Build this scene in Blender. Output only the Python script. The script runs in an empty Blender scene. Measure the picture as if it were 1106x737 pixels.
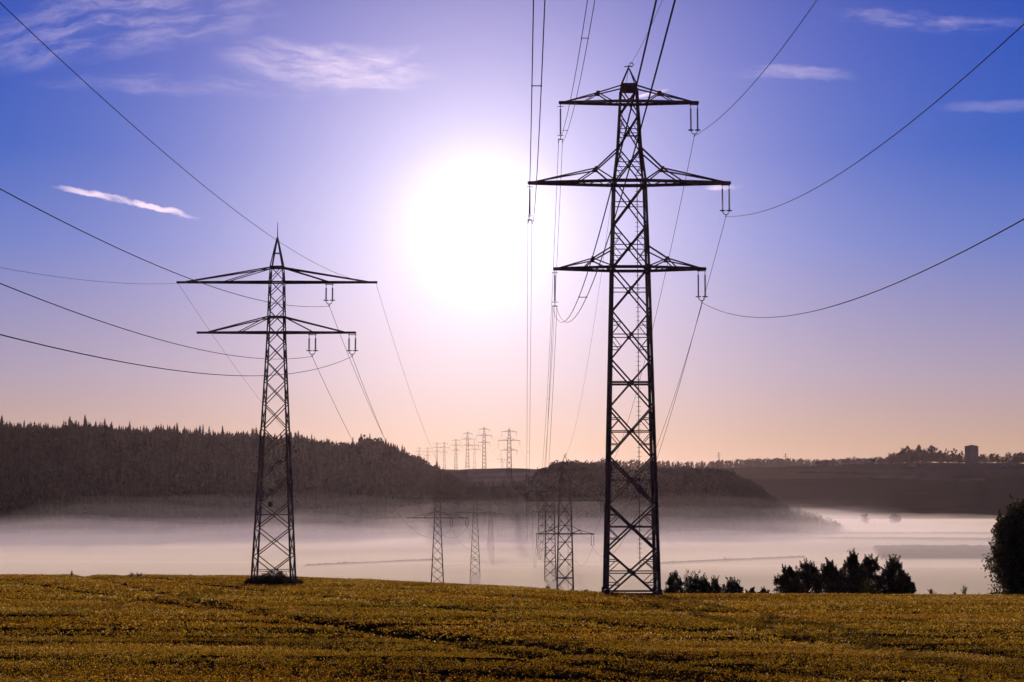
import bpy, math, random
import numpy as np
from mathutils import Vector, Matrix

S = bpy.context.scene
C = S.collection
rad = math.radians
rng = np.random.default_rng(7)
random.seed(7)

# ------------------------------------------------------------------ camera
F = 1900.0; CX, CY = 553.0, 368.5; HOR = 530.0      # focal length in photo pixels, eye level row
cam_d = bpy.data.cameras.new('camera'); cam = bpy.data.objects.new('camera', cam_d); C.objects.link(cam)
cam_d.sensor_width = 36.0; cam_d.lens = 36.0 * F / 1106.0
cam_d.clip_start = 0.5; cam_d.clip_end = 20000
PITCH = math.atan((HOR - CY) / F)
cam.location = (0, 0, 0); cam.rotation_euler = (rad(90) + PITCH, 0, 0)
S.camera = cam

# ------------------------------------------------------------------ exposure
S.view_settings.view_transform = 'Standard'; S.view_settings.look = 'None'
S.view_settings.exposure = 0.0; S.view_settings.gamma = 1.0
S.view_settings.use_curve_mapping = False
S.cycles.use_denoising = True
S.cycles.volume_bounces = 1
S.cycles.max_bounces = 6; S.cycles.transparent_max_bounces = 32
S.cycles.sample_clamp_indirect = 4.0

SUN_EL, SUN_AZ = rad(8.7), rad(-1.0)                 # azimuth from +Y towards +X
SUN = Vector((math.sin(SUN_AZ) * math.cos(SUN_EL), math.cos(SUN_AZ) * math.cos(SUN_EL), math.sin(SUN_EL)))
sd = bpy.data.lights.new('sun', 'SUN'); so = bpy.data.objects.new('sun', sd); C.objects.link(so)
sd.energy = 3.2; sd.angle = rad(0.5); sd.color = (1.0, 0.80, 0.58)
so.rotation_euler = SUN.to_track_quat('Z', 'Y').to_euler()

def lin(r, g, b):
    f = lambda c: (c / 255 / 12.92) if c / 255 <= 0.04045 else ((c / 255 + 0.055) / 1.055) ** 2.4
    return (f(r), f(g), f(b), 1.0)

class N:
    """tiny wrapper that writes arithmetic as shader nodes"""
    def __init__(s, nt): s.nt = nt
    def new(s, t, **k):
        n = s.nt.nodes.new(t)
        for a, v in k.items(): setattr(n, a, v)
        return n
    def put(s, sock, v):
        if isinstance(v, bpy.types.NodeSocket): s.nt.links.new(v, sock)
        elif v is not None: sock.default_value = v
    def m(s, op, a, b=None, c=None, clamp=False):
        n = s.new('ShaderNodeMath', operation=op, use_clamp=clamp)
        for i, v in enumerate((a, b, c)):
            if v is not None: s.put(n.inputs[i], v)
        return n.outputs[0]
    def mixc(s, f, a, b, blend='MIX'):
        n = s.new('ShaderNodeMix', data_type='RGBA', blend_type=blend)
        s.put(n.inputs[0], f); s.put(n.inputs[6], a); s.put(n.inputs[7], b)
        return n.outputs[2]
    def ramp(s, f, stops, interp='LINEAR'):
        n = s.new('ShaderNodeValToRGB'); s.put(n.inputs[0], f)
        e = n.color_ramp.elements; n.color_ramp.interpolation = interp
        while len(e) < len(stops): e.new(0.5)
        for i, (p, c) in enumerate(stops): e[i].position = p; e[i].color = c
        return n.outputs[0]
    def noise(s, vec, scale, detail=4, rough=0.55, dist=0.0):
        n = s.new('ShaderNodeTexNoise'); s.put(n.inputs['Vector'], vec)
        n.inputs['Scale'].default_value = scale; n.inputs['Detail'].default_value = detail
        n.inputs['Roughness'].default_value = rough; n.inputs['Distortion'].default_value = dist
        return n.outputs[0]
    def smooth(s, x, a, b, lo=0.0, hi=1.0):
        n = s.new('ShaderNodeMapRange', interpolation_type='SMOOTHSTEP')
        s.put(n.inputs[0], x)
        for i, v in enumerate((a, b, lo, hi)): n.inputs[i + 1].default_value = v
        return n.outputs[0]
    def comb(s, x, y, z):
        n = s.new('ShaderNodeCombineXYZ')
        for i, v in enumerate((x, y, z)): s.put(n.inputs[i], v)
        return n.outputs[0]

# ------------------------------------------------------------------ sky
W = bpy.data.worlds.new('World'); S.world = W; W.use_nodes = True
W.node_tree.nodes.clear(); n = N(W.node_tree)
tc = n.new('ShaderNodeTexCoord').outputs['Generated']
sp = n.new('ShaderNodeSeparateXYZ'); n.put(sp.inputs[0], tc)
dx, dy, dz = sp.outputs
sky = n.new('ShaderNodeTexSky', sky_type='NISHITA'); sky.sun_disc = False
sky.sun_elevation = SUN_EL; sky.sun_rotation = SUN_AZ; sky.air_density = 1.4; sky.dust_density = 0.6; sky.ozone_density = 3.0
base = n.ramp(n.m('MULTIPLY', dz, 2.5), [
    (0.00, (.60, .38, .26, 1)), (0.066, (.51, .335, .26, 1)), (0.165, (.36, .30, .42, 1)), (0.345, (.11, .18, .54, 1)),
    (0.47, (.012, .10, .50, 1)), (0.60, (.0, .072, .47, 1)), (0.8, (.0, .045, .37, 1)), (1.0, (.003, .02, .14, 1))])
vd = n.new('ShaderNodeVectorMath', operation='DOT_PRODUCT'); n.put(vd.inputs[0], tc); vd.inputs[1].default_value = SUN
ang = n.m('MULTIPLY', n.m('ARCCOSINE', n.m('MINIMUM', vd.outputs['Value'], 1.0)), 180 / math.pi)
def glow(width, amp, col, power=2.0):
    e = n.m('MULTIPLY', n.m('EXPONENT', n.m('MULTIPLY', n.m('POWER', n.m('DIVIDE', ang, width), power), -1.0)), amp)
    v = n.new('ShaderNodeVectorMath', operation='SCALE'); v.inputs[0].default_value = col; n.put(v.inputs['Scale'], e)
    return v.outputs[0]
def vadd(a, b):
    v = n.new('ShaderNodeVectorMath', operation='ADD'); n.put(v.inputs[0], a); n.put(v.inputs[1], b); return v.outputs[0]
v = n.new('ShaderNodeVectorMath', operation='SCALE'); n.put(v.inputs[0], sky.outputs[0]); v.inputs['Scale'].default_value = 0.0015
col = vadd(base, v.outputs[0])
# cirrus, laid out on the sky in directions (tangent coordinates about +Y)
inv = n.m('DIVIDE', 1.0, n.m('MAXIMUM', dy, 0.05))
U = n.m('MULTIPLY', dx, inv); V = n.m('MULTIPLY', dz, inv)
cl = None
uv = n.comb(U, V, 0.0)
warp = n.noise(uv, 14.0, 3, 0.5)
warp3 = n.noise(n.comb(n.m('MULTIPLY', U, 55.0), n.m('MULTIPLY', V, 110.0), 0.0), 1.0, 5, 0.6, 0.4)
warp2 = n.noise(n.comb(n.m('ADD', U, 3.1), V, 0.0), 11.0, 3, 0.5)
for (px, py, a, b, rot, amp, k, wv) in [
        (120, 18, 210, 46, 7, 0.36, 2.2, 60), (352, 64, 145, 34, -6, 0.62, 2.2, 36), (132, 216, 90, 5.0, -11.5, 1.5, 3.0, 16),
        (852, 74, 92, 10, -3, 0.32, 2.0, 16), (1010, 15, 130, 15, -3, 0.32, 2.0, 20), (1082, 110, 70, 9, 0, 0.16, 2.0, 10),
        (706, 96, 24, 2.6, 13, 0.9, 1.5, 1), (785, 200, 24, 4.2, 3, 0.9, 1.5, 2), (190, 88, 190, 14, -2, 0.22, 2.0, 20),
        (420, 55, 60, 12, 14, 0.30, 2.5, 12)]:
    u0, v0 = (px - CX) / F, (HOR - py) / F
    c_, s_ = math.cos(rad(rot)), math.sin(rad(rot))
    du = n.m('ADD', n.m('SUBTRACT', U, u0), n.m('MULTIPLY', n.m('SUBTRACT', warp2, 0.5), wv / F))
    dv = n.m('ADD', n.m('ADD', n.m('SUBTRACT', V, v0), n.m('MULTIPLY', n.m('SUBTRACT', warp, 0.5), wv / F)), n.m('MULTIPLY', n.m('SUBTRACT', warp3, 0.5), min(wv, 14) / F))
    a1 = n.m('ADD', n.m('MULTIPLY', du, c_), n.m('MULTIPLY', dv, s_))
    b1 = n.m('SUBTRACT', n.m('MULTIPLY', dv, c_), n.m('MULTIPLY', du, s_))
    r2 = n.m('ADD', n.m('POWER', n.m('ABSOLUTE', n.m('DIVIDE', a1, a / F)), 2.0), n.m('POWER', n.m('ABSOLUTE', n.m('DIVIDE', b1, b / F)), 2.0))
    mask = n.smooth(r2, 0.0, 1.0, 1.0, 0.0)
    tex = n.noise(n.comb(n.m('MULTIPLY', a1, 26), n.m('MULTIPLY', b1, 120 if b > 12 else 90), px * 0.01), 1.0, 6, 0.6, 0.3)
    tex = n.smooth(tex, 0.34, 0.78) if b > 9 else n.smooth(tex, 0.28, 0.66)
    one = n.m('MULTIPLY', n.m('MULTIPLY', mask, tex), amp, clamp=True)
    cl = one if cl is None else n.m('MAXIMUM', cl, one)
cl = n.m('MULTIPLY', cl, n.m('GREATER_THAN', dy, 0.1))
col = n.mixc(cl, col, lin(235, 215, 240))
for g in [(5.0, 0.98, (1.0, 0.70, 0.66), 1.0), (7.4, 0.28, (1.0, 0.84, 0.66), 2.0), (3.4, 0.12, (0.4, 1.0, 0.6), 1.6), (1.4, 0.8, (1.0, 1.0, 1.0), 1.4)]:
    col = vadd(col, glow(*g))
bg = n.new('ShaderNodeBackground'); n.put(bg.inputs[0], col); bg.inputs[1].default_value = 1.0
n.put(n.new('ShaderNodeOutputWorld').inputs[0], bg.outputs[0])

# ------------------------------------------------------------------ helpers
def tag(o, label=None, cat=None, group=None, kind=None):
    if label: o['label'] = label
    if cat: o['category'] = cat
    if group: o['group'] = group
    if kind: o['kind'] = kind
    return o
def empty(name, loc, rz=0.0, sc=1.0):
    o = bpy.data.objects.new(name, None); C.objects.link(o)
    o.location = loc; o.rotation_euler = (0, 0, rz); o.scale = (sc, sc, sc); o.empty_display_size = 0.5
    return o
def link_mesh(name, me, mat, parent=None, loc=(0, 0, 0)):
    o = bpy.data.objects.new(name, me); C.objects.link(o); o.location = loc
    if parent: o.parent = parent
    if mat and not me.materials: me.materials.append(mat)
    return o
def mesh_np(name, verts, faces, smooth=False, rnd=None):
    verts = np.asarray(verts, np.float32); faces = np.asarray(faces, np.int32)
    me = bpy.data.meshes.new(name); k = faces.shape[1]
    me.vertices.add(len(verts)); me.vertices.foreach_set('co', verts.ravel())
    me.loops.add(faces.size); me.loops.foreach_set('vertex_index', faces.ravel())
    me.polygons.add(len(faces)); me.polygons.foreach_set('loop_start', np.arange(0, faces.size, k, dtype=np.int32))
    if rnd is not None:
        at = me.attributes.new('rnd', 'FLOAT', 'POINT'); at.data.foreach_set('value', np.asarray(rnd, np.float32))
    me.update(calc_edges=True)
    if smooth: me.polygons.foreach_set('use_smooth', np.ones(len(faces), bool))
    return me
class MB:
    def __init__(s): s.v = []; s.f = []
    def poly(s, vs, fs):
        k = len(s.v); s.v += [tuple(p) for p in vs]; s.f += [tuple(i + k for i in f) for f in fs]
    def box(s, x0, y0, z0, x1, y1, z1):
        s.poly([(x0, y0, z0), (x1, y0, z0), (x1, y1, z0), (x0, y1, z0), (x0, y0, z1), (x1, y0, z1), (x1, y1, z1), (x0, y1, z1)],
               [(0, 3, 2, 1), (4, 5, 6, 7), (0, 1, 5, 4), (1, 2, 6, 5), (2, 3, 7, 6), (3, 0, 4, 7)])
    def bar(s, p, q, w, h=None, up=(0, 0, 1)):
        h = h or w; p, q = Vector(p), Vector(q); d = (q - p)
        if d.length < 1e-5: return
        d.normalize(); u = Vector(up)
        if abs(d.dot(u)) > 0.97: u = Vector((0, 1, 0))
        a = d.cross(u).normalized() * w / 2; b = d.cross(a).normalized() * h / 2
        s.poly([p - a - b, p + a - b, p + a + b, p - a + b, q - a - b, q + a - b, q + a + b, q - a + b],
               [(0, 3, 2, 1), (4, 5, 6, 7), (0, 1, 5, 4), (1, 2, 6, 5), (2, 3, 7, 6), (3, 0, 4, 7)])
    def angle(s, p, q, w, t=None):
        """an L-shaped steel angle"""
        t = t or w * 0.22; p, q = Vector(p), Vector(q); d = (q - p).normalized(); u = Vector((0, 0, 1))
        if abs(d.dot(u)) > 0.97: u = Vector((0, 1, 0))
        a = d.cross(u).normalized(); b = d.cross(a).normalized()
        o = -(a + b) * w / 2
        prof = [(0, 0), (w, 0), (w, t), (t, t), (t, w), (0, w)]
        vs = [e + o + a * i + b * j for e in (p, q) for i, j in prof]
        s.poly(vs, [(i, (i + 1) % 6, 6 + (i + 1) % 6, 6 + i) for i in range(6)] + [(5, 4, 3, 2, 1, 0), (6, 7, 8, 9, 10, 11)])
    def lathe(s, base, prof, n=10, axis=None):
        """prof: (radius, height) going up from base"""
        k = len(s.v); bx, by, bz = base
        for r, z in prof:
            for i in range(n):
                a = 2 * math.pi * i / n; s.v.append((bx + r * math.cos(a), by + r * math.sin(a), bz + z))
        for j in range(len(prof) - 1):
            for i in range(n): s.f.append((k + j * n + i, k + j * n + (i + 1) % n, k + (j + 1) * n + (i + 1) % n, k + (j + 1) * n + i))
        s.f.append(tuple(k + i for i in range(n))[::-1]); s.f.append(tuple(k + (len(prof) - 1) * n + i for i in range(n)))
    def tube(s, pts, r, n=6):
        pts = [Vector(p) for p in pts]; k = len(s.v)
        rs = r if hasattr(r, '__len__') else [r] * len(pts)
        for i, p in enumerate(pts):
            d = (pts[min(i + 1, len(pts) - 1)] - pts[max(i - 1, 0)]).normalized()
            u = Vector((0, 0, 1)) if abs(d.z) < 0.9 else Vector((1, 0, 0))
            a = d.cross(u).normalized(); b = d.cross(a).normalized()
            for j in range(n):
                t = 2 * math.pi * j / n; s.v.append(tuple(p + (a * math.cos(t) + b * math.sin(t)) * rs[i]))
        for i in range(len(pts) - 1):
            for j in range(n): s.f.append((k + i * n + j, k + i * n + (j + 1) % n, k + (i + 1) * n + (j + 1) % n, k + (i + 1) * n + j))
        s.f.append(tuple(k + j for j in range(n))[::-1]); s.f.append(tuple(k + (len(pts) - 1) * n + j for j in range(n)))
    def build(s, name, mat, parent=None, loc=(0, 0, 0), smooth=False):
        me = bpy.data.meshes.new(name); me.from_pydata(s.v, [], s.f); me.update()
        if smooth: me.polygons.foreach_set('use_smooth', np.ones(len(me.polygons), bool))
        return link_mesh(name, me, mat, parent, loc)
def copy_tree(o, parent=None):
    c = o.copy(); C.objects.link(c); c.parent = parent
    for ch in [x for x in C.objects if x.parent == o]: copy_tree(ch, c)
    return c

def material(name, colf, rough=0.8, metal=0.0, spec=0.3, transl=0.0, bump=None):
    m = bpy.data.materials.new(name); m.use_nodes = True; m.node_tree.nodes.clear(); k = N(m.node_tree)
    c = colf(k)
    p = k.new('ShaderNodeBsdfPrincipled'); k.put(p.inputs['Base Color'], c)
    k.put(p.inputs['Roughness'], rough(k) if callable(rough) else rough); p.inputs['Metallic'].default_value = metal
    p.inputs['Specular IOR Level'].default_value = spec
    if bump:
        b = k.new('ShaderNodeBump'); k.put(b.inputs['Height'], bump[0](k)); b.inputs['Strength'].default_value = bump[1]
        b.inputs['Distance'].default_value = bump[2]; k.put(p.inputs['Normal'], b.outputs[0])
    out = p.outputs[0]
    if transl:
        t = k.new('ShaderNodeBsdfTranslucent'); k.put(t.inputs[0], c)
        x = k.new('ShaderNodeMixShader'); x.inputs[0].default_value = transl
        k.put(x.inputs[1], out); k.put(x.inputs[2], t.outputs[0]); out = x.outputs[0]
    k.put(k.new('ShaderNodeOutputMaterial').inputs[0], out)
    return m
def pos(k): return k.new('ShaderNodeNewGeometry').outputs['Position']
def rndv(k): return k.new('ShaderNodeAttribute', attribute_name='rnd').outputs['Fac']
def objc(k): return k.new('ShaderNodeTexCoord').outputs['Object']

def varied(a, b, scale, lo=0.35, hi=0.65, detail=4, src=pos):
    return lambda k: k.mixc(k.smooth(k.noise(src(k), scale, detail), lo, hi), (*a, 1), (*b, 1))
M = {}
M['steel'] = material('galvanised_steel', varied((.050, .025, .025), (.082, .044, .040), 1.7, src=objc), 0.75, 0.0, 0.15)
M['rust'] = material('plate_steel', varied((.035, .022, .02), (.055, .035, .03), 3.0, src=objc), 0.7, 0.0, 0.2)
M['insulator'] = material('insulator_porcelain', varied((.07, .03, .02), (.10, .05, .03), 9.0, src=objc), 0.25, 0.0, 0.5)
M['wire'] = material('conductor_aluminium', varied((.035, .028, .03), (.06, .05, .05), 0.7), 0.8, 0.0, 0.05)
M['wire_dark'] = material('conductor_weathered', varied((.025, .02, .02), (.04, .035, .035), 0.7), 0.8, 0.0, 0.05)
M['concrete'] = material('concrete', varied((.22, .2, .18), (.34, .31, .28), 4.0, src=objc), 0.9)
M['bark'] = material('bark', varied((.05, .035, .025), (.09, .07, .05), 5.0, src=objc), 0.9)
def leafmat(name, a, b, transl=0.35):
    return material(name, lambda k: k.mixc(rndv(k), (*a, 1), (*b, 1)), 0.7, 0, 0.25, transl)
M['leaf'] = leafmat('leaf_green', (.022, .026, .008), (.055, .055, .016))
M['leaf_dark'] = leafmat('leaf_dark', (.030, .024, .008), (.075, .056, .016), 0.45)
M['needle'] = leafmat('conifer_needles', (.008, .005, .004), (.034, .023, .016), 0.1)
M['wood'] = leafmat('woodland_leaves', (.011, .007, .006), (.048, .031, .020), 0.12)
M['bramble'] = leafmat('bramble_leaves', (.030, .020, .010), (.06, .04, .018), 0.3)

# ------------------------------------------------------------------ terrain
def sst(x, a, b):
    t = np.clip((x - a) / (b - a), 0, 1); return t * t * (3 - 2 * t)
def vnoise(x, y, seed=0):
    """smooth value noise, numpy"""
    x = np.asarray(x, float); y = np.asarray(y, float)
    xi = np.floor(x).astype(np.int64); yi = np.floor(y).astype(np.int64); fx = x - xi; fy = y - yi
    def h(a, b):
        k = (a * 374761393 + b * 668265263 + seed * 974711) & 0xffffffff
        k = ((k ^ (k >> 13)) * 1274126177) & 0xffffffff
        return ((k ^ (k >> 16)) & 0xffff) / 65535.0
    u = fx * fx * (3 - 2 * fx); w = fy * fy * (3 - 2 * fy)
    return (h(xi, yi) * (1 - u) + h(xi + 1, yi) * u) * (1 - w) + (h(xi, yi + 1) * (1 - u) + h(xi + 1, yi + 1) * u) * w
def fbm(x, y, seed=0, o=4):
    s = 0; a = 0.5
    for i in range(o): s = s + a * vnoise(x * 2 ** i, y * 2 ** i, seed + i); a /= 2
    return s
pxu = lambda u: CX + F * u
FLOOR = -41.0
CREST_PX = ([-200, 0, 250, 330, 450, 560, 620, 700, 1106, 1400], [620, 620.5, 621.5, 623.5, 628.5, 634.5, 638.5, 641.5, 643, 643])
LEFT_WOOD = ([-400, 0, 100, 200, 300, 350, 395, 420, 450, 480, 500, 530], [468, 475, 474, 479, 486, 494, 493, 497, 510, 524, 545, 600])
MID_WOOD = ([556, 574, 586, 600, 650, 700, 740, 780, 810, 835, 870, 915], [600, 540, 514, 511, 512, 515, 515, 519, 531, 546, 557, 574])
FAR_S = ([300, 560, 700, 830, 900, 1000, 1106, 1500], [506, 506.5, 506, 505, 502.5, 499.5, 501, 503])
def terrain(x, y):
    x = np.asarray(x, float); y = np.asarray(y, float)
    yy = np.maximum(y, 1.0); u = x / np.maximum(yy, 60)
    wl = 1 - sst(x, -32, 8)
    dc = 180 + 45 * wl
    uc = x / dc
    cz = -(np.interp(pxu(uc), *CREST_PX) - HOR) / F * dc
    t = np.clip(y / dc, 0, 1)
    z = -1.7 + (t ** 0.8) * (cz + 1.7)
    z = np.where(y < 0, -1.7 - 0.02 * y, z)
    # beyond the crest the slope steepens into the valley
    e = np.maximum(y - dc, 0)
    drop = 0.055 * e + 0.00045 * e * e
    zs = cz - drop
    fl = FLOOR + 9 * sst(-x, -20, 35) * (1 - sst(y, 480, 700)) + 1.2 * (fbm(x / 260, y / 260, 3) - 0.5)
    k = 6.0
    zs = np.where(y > dc, np.where(zs > fl, fl + (zs - fl), fl), z)
    z = np.where(y > dc, np.logaddexp(zs / 3.0, fl / 3.0) * 3.0 * sst(e, 0, 60) + zs * (1 - sst(e, 0, 60)), z)
    px = pxu(u)
    def ridge(S_, D0, D, th, back, plateau=0.0):
        zr = (HOR - np.interp(px, *S_)) / F * D - th
        r = (zr - fl) * sst(yy, D0, D) + fl
        after = np.maximum(yy - D, 0)
        return np.where(yy > D, zr + plateau * after - back * after, r)
    far = lambda v: np.where(yy > 900, v, -999)
    z = np.maximum(z, far(ridge(LEFT_WOOD, 1500, 1980, 0, 0.10)))
    z = np.maximum(z, far(ridge(([440, 470, 490, 570, 600, 640], [600, 560, 526, 525, 540, 600]), 1380, 1610, 0, 0.09)))
    z = np.maximum(z, far(ridge(MID_WOOD, 1480, 1750, 0, 0.10)))
    w = sst(px, 600, 800); Dc = 2300 + 900 * w; D0 = 1850 + 550 * w
    zr = (HOR - np.interp(px, *FAR_S)) / F * Dc + 3.5 * (fbm(px / 55, px * 0, 93) - .5)
    D0 = D0 + 260 * (fbm(px / 70, px * 0 + 2, 95) - .5)
    r = np.where(yy > Dc, zr + 0.009 * (yy - Dc), (zr - fl) * sst(yy, D0, Dc + 60) ** 0.9 + fl)
    z = np.maximum(z, far(r))
    z = np.where(yy > 6500, z - 0.02 * (yy - 6500), z)
    # small relief of the near field
    nf = np.where(yy < dc + 30, 1.0, 0.0)
    rough = (0.20 + 0.14 * (1 - sst(y, 70, 120))) * (fbm(x / 8, y / 3.2, 11) - 0.5) + 0.10 * (fbm(x / 2.2, y / 1.4, 17, 3) - 0.5)
    for (x0, y0, sl, wd, dep) in TRACKS:
        q = y - (y0 + sl * (x - x0) + 1.2 * (vnoise(x / 17, x * 0 + y0, 5) - 0.5) * min(1, y0 / 60))
        rough = rough - dep * np.exp(-(q / wd) ** 2) * (0.4 + 0.9 * vnoise(x / 6.5, x * 0 + y0, 8))
    return z + nf * rough * sst(yy, 4, 12)
TRACKS = [(0, 52, -0.25, 0.5, 0.22), (0, 40, -0.42, 0.35, 0.20), (-8, 66, -0.12, 0.8, 0.28), (8, 79, -0.16, 0.9, 0.28), (-14, 76, 0.05, 0.8, 0.2),
          (-45, 195, -3.2, 2.6, 0.28), (-40, 200, -2.6, 2.4, 0.28), (-30, 205, -2.1, 2.2, 0.25), (-20, 185, -0.9, 1.4, 0.22), (-42, 160, -2.4, 2.2, .22), (16, 61, 0.03, 0.5, 0.2), (12, 47, 0.02, 0.35, 0.2)]
def tz(x, y): return float(terrain(np.array([x]), np.array([y]))[0])
def at(px, D): return (px - CX) / F * D
def zpx(py, D): return (HOR - py) / F * D

rows = [-40, -20, -8, 0, 5, 10, 14, 18]
y = 20.0
while y < 260: rows.append(y); y += 0.22 + 0.004 * (y - 20)
while y < 9000: rows.append(y); y *= 1.0055
rows = np.array(rows)
un = np.linspace(-1, 1, 361); un = un * (0.55 + 0.45 * np.abs(un) ** 1.5)
X = un[None, :] * (rows[:, None].clip(0) * 0.62 + 60); Y = np.repeat(rows[:, None], len(un), 1)
Z = terrain(X, Y)
nr, nc = X.shape
idx = np.arange(nr * nc).reshape(nr, nc)
faces = np.stack([idx[:-1, :-1], idx[:-1, 1:], idx[1:, 1:], idx[1:, :-1]], -1).reshape(-1, 4)
gm = mesh_np('ground', np.stack([X, Y, Z], -1).reshape(-1, 3), faces, smooth=True)
# crop colours of the fields, parcel by parcel, plus painted shade on the far hill
U_ = X / np.maximum(Y, 60); P = pxu(U_)
ROWPX = HOR - Z / np.maximum(Y, 1) * F
colr = np.zeros((nr, nc, 4), np.float32); colr[..., 3] = 1
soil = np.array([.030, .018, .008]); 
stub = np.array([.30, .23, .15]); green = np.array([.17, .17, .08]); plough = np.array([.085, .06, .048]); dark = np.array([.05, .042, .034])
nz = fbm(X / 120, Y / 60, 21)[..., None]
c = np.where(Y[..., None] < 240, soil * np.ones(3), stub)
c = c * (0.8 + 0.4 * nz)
def parcel(mask, colour, mix=1.0):
    global c
    mk = (mask * mix)[..., None]; c = c * (1 - mk) + colour * mk
wob = 25 * (fbm(X / 300, Y * 0 + 3, 31) - 0.5)
Yw = Y + wob + 0.10 * X
V_ = (Y > 600)
parcel(V_ & (Yw < 930), stub * np.array([.9,.95,.8])); parcel(V_ & (Yw > 930) & (Yw < 955), np.array([.45, .36, .24]))
parcel(V_ & (Yw > 955) & (Yw < 1120), stub * 0.9)
parcel((Y > 960) & (Y < 1240) & (X > 205 + 25 * np.sin(Y / 60)) & (X < 330), plough)
parcel((Yw > 1240) & (Yw < 1500), green * 1.2); parcel((Yw > 1500) & (Yw < 1640), stub * .8)
parcel((Yw > 1790) & (Yw < 1860), np.array([.62, .50, .34])); parcel((Yw > 1860) & (Yw < 2450), stub)
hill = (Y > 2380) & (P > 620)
parcel(hill, np.array([.038, .026, .016]))  # hillside kept dark brown in its colour for the backlit shade
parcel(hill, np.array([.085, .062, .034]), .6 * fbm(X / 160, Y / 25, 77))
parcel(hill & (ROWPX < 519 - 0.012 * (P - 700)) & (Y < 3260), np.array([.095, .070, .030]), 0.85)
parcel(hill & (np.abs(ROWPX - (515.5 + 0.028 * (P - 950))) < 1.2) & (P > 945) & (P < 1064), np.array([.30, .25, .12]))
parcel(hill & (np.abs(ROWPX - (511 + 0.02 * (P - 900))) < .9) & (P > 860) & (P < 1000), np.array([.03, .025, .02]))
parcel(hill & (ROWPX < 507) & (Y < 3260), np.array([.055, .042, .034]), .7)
gap = (Y > 1650) & (P > 440) & (P < 640) & (Y < 2600)
RP = ROWPX + 0.03 * (P - 530) + 1.6 * (fbm(X / 90, Y / 200, 91) - .5)
parcel(gap, np.array([.14, .10, .07])); parcel(gap & (RP < 520) & (RP > 517.2), np.array([.24, .17, .11]), .8)
parcel(gap & (RP < 515) & (RP > 512), np.array([.20, .15, .10])); parcel(gap & (RP < 510.5) & (P > 500 + 8 * np.sin(Y / 90)), np.array([.10, .07, .055]), .7)
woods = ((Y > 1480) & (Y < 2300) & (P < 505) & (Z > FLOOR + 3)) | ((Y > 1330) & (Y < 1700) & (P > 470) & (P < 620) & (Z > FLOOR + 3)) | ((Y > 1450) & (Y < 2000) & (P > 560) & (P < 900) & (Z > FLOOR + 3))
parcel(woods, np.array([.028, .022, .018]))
c = c * (0.9 + 0.2 * fbm(X / 9, Y / 2.5, 51)[..., None])
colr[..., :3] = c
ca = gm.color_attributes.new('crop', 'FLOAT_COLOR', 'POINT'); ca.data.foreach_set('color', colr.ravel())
def gcol(k):
    a = k.new('ShaderNodeAttribute', attribute_name='crop').outputs['Color']
    g = k.noise(pos(k), 3.0, 6, 0.7)
    return k.mixc(k.smooth(g, 0.3, 0.7, 0.0, 0.5), a, k.mixc(1.0, a, (.55, .5, .45, 1), 'MULTIPLY'))
M['ground'] = material('field_soil', gcol, 1.0, 0, 0.0, bump=(lambda k: k.noise(pos(k), 9.0, 5, 0.7), 0.5, 0.05))
tag(link_mesh('ground', gm, M['ground']), 'field falling to a misty valley and rising to low hills', 'ground', kind='structure')

# ------------------------------------------------------------------ standing crop of the near field
def grass_band(y0, y1, dens, blades, w, h, seed):
    r = np.random.default_rng(seed)
    A = lambda t: 0.31 * t * t + 10 * t
    nT = int((A(y1) - A(y0)) * dens)
    q = r.random(nT) * (A(y1) - A(y0)) + A(y0); yy = (-10 + np.sqrt(100 + 4 * 0.31 * q)) / (2 * 0.31)
    xx = (r.random(nT) * 2 - 1) * (0.31 * yy + 5)
    patch = fbm(xx / 9, yy / 2.6, 61); fine = fbm(xx / 1.1, yy / .8, 71, 2)
    keep = r.random(nT) < np.clip(0.35 + 1.9 * (patch - 0.27) + 0.6 * (fine - 0.3), 0.12, 1)
    g = np.zeros(nT)
    for (x0, t0, sl, wd, dep) in TRACKS:
        qq = yy - (t0 + sl * (xx - x0) + 1.2 * (vnoise(xx / 17, xx * 0 + t0, 5) - 0.5) * min(1, t0 / 60)); g = np.maximum(g, np.exp(-(qq / wd) ** 2) * (0.3 + vnoise(xx / 6.5, xx * 0 + t0, 8)))
    keep &= r.random(nT) > g * 0.9
    xx, yy, patch, fine, g = xx[keep], yy[keep], patch[keep], fine[keep], g[keep]
    nT = len(xx); K = blades
    zz = terrain(xx, yy) - 0.02
    cx = np.repeat(xx, K) + r.normal(0, w * 1.6, nT * K); cy = np.repeat(yy, K) + r.normal(0, w * 1.6, nT * K)
    H_ = h * np.repeat((0.5 + 1.0 * patch) * (0.55 + 0.9 * fine) * (1 - .5 * g), K)
    cz = np.repeat(zz, K) + H_ * r.uniform(0.05, 1.0, nT * K)
    v = leaves_np(np.stack([cx, cy, cz], -1), w, r)
    return v, np.repeat(np.clip(r.random(nT * K) * 0.8 + 0.9 * (np.repeat(patch, K) - .47) + .12, 0, 1), 4)
def leaves_np(centres, size, r, flat=0.0):
    """one small quad per centre, turned at random"""
    k = len(centres); a = r.normal(size=(k, 3)); a[:, 2] *= (1 - flat); a /= np.linalg.norm(a, axis=1)[:, None]
    b = r.normal(size=(k, 3)); b -= (b * a).sum(1)[:, None] * a; b /= np.linalg.norm(b, axis=1)[:, None]
    s = (size * r.uniform(.5, 1.3, k))[:, None]
    v = np.stack([centres - a * s, centres - b * s * .45, centres + a * s, centres + b * s * .55], 1)
    return v.reshape(-1, 3)
bands = [grass_band(22, 62, 52, 9, 0.024, 0.19, 1), grass_band(62, 112, 16, 6, 0.048, 0.20, 2), grass_band(112, 232, 6, 6, 0.085, 0.22, 3)]
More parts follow.
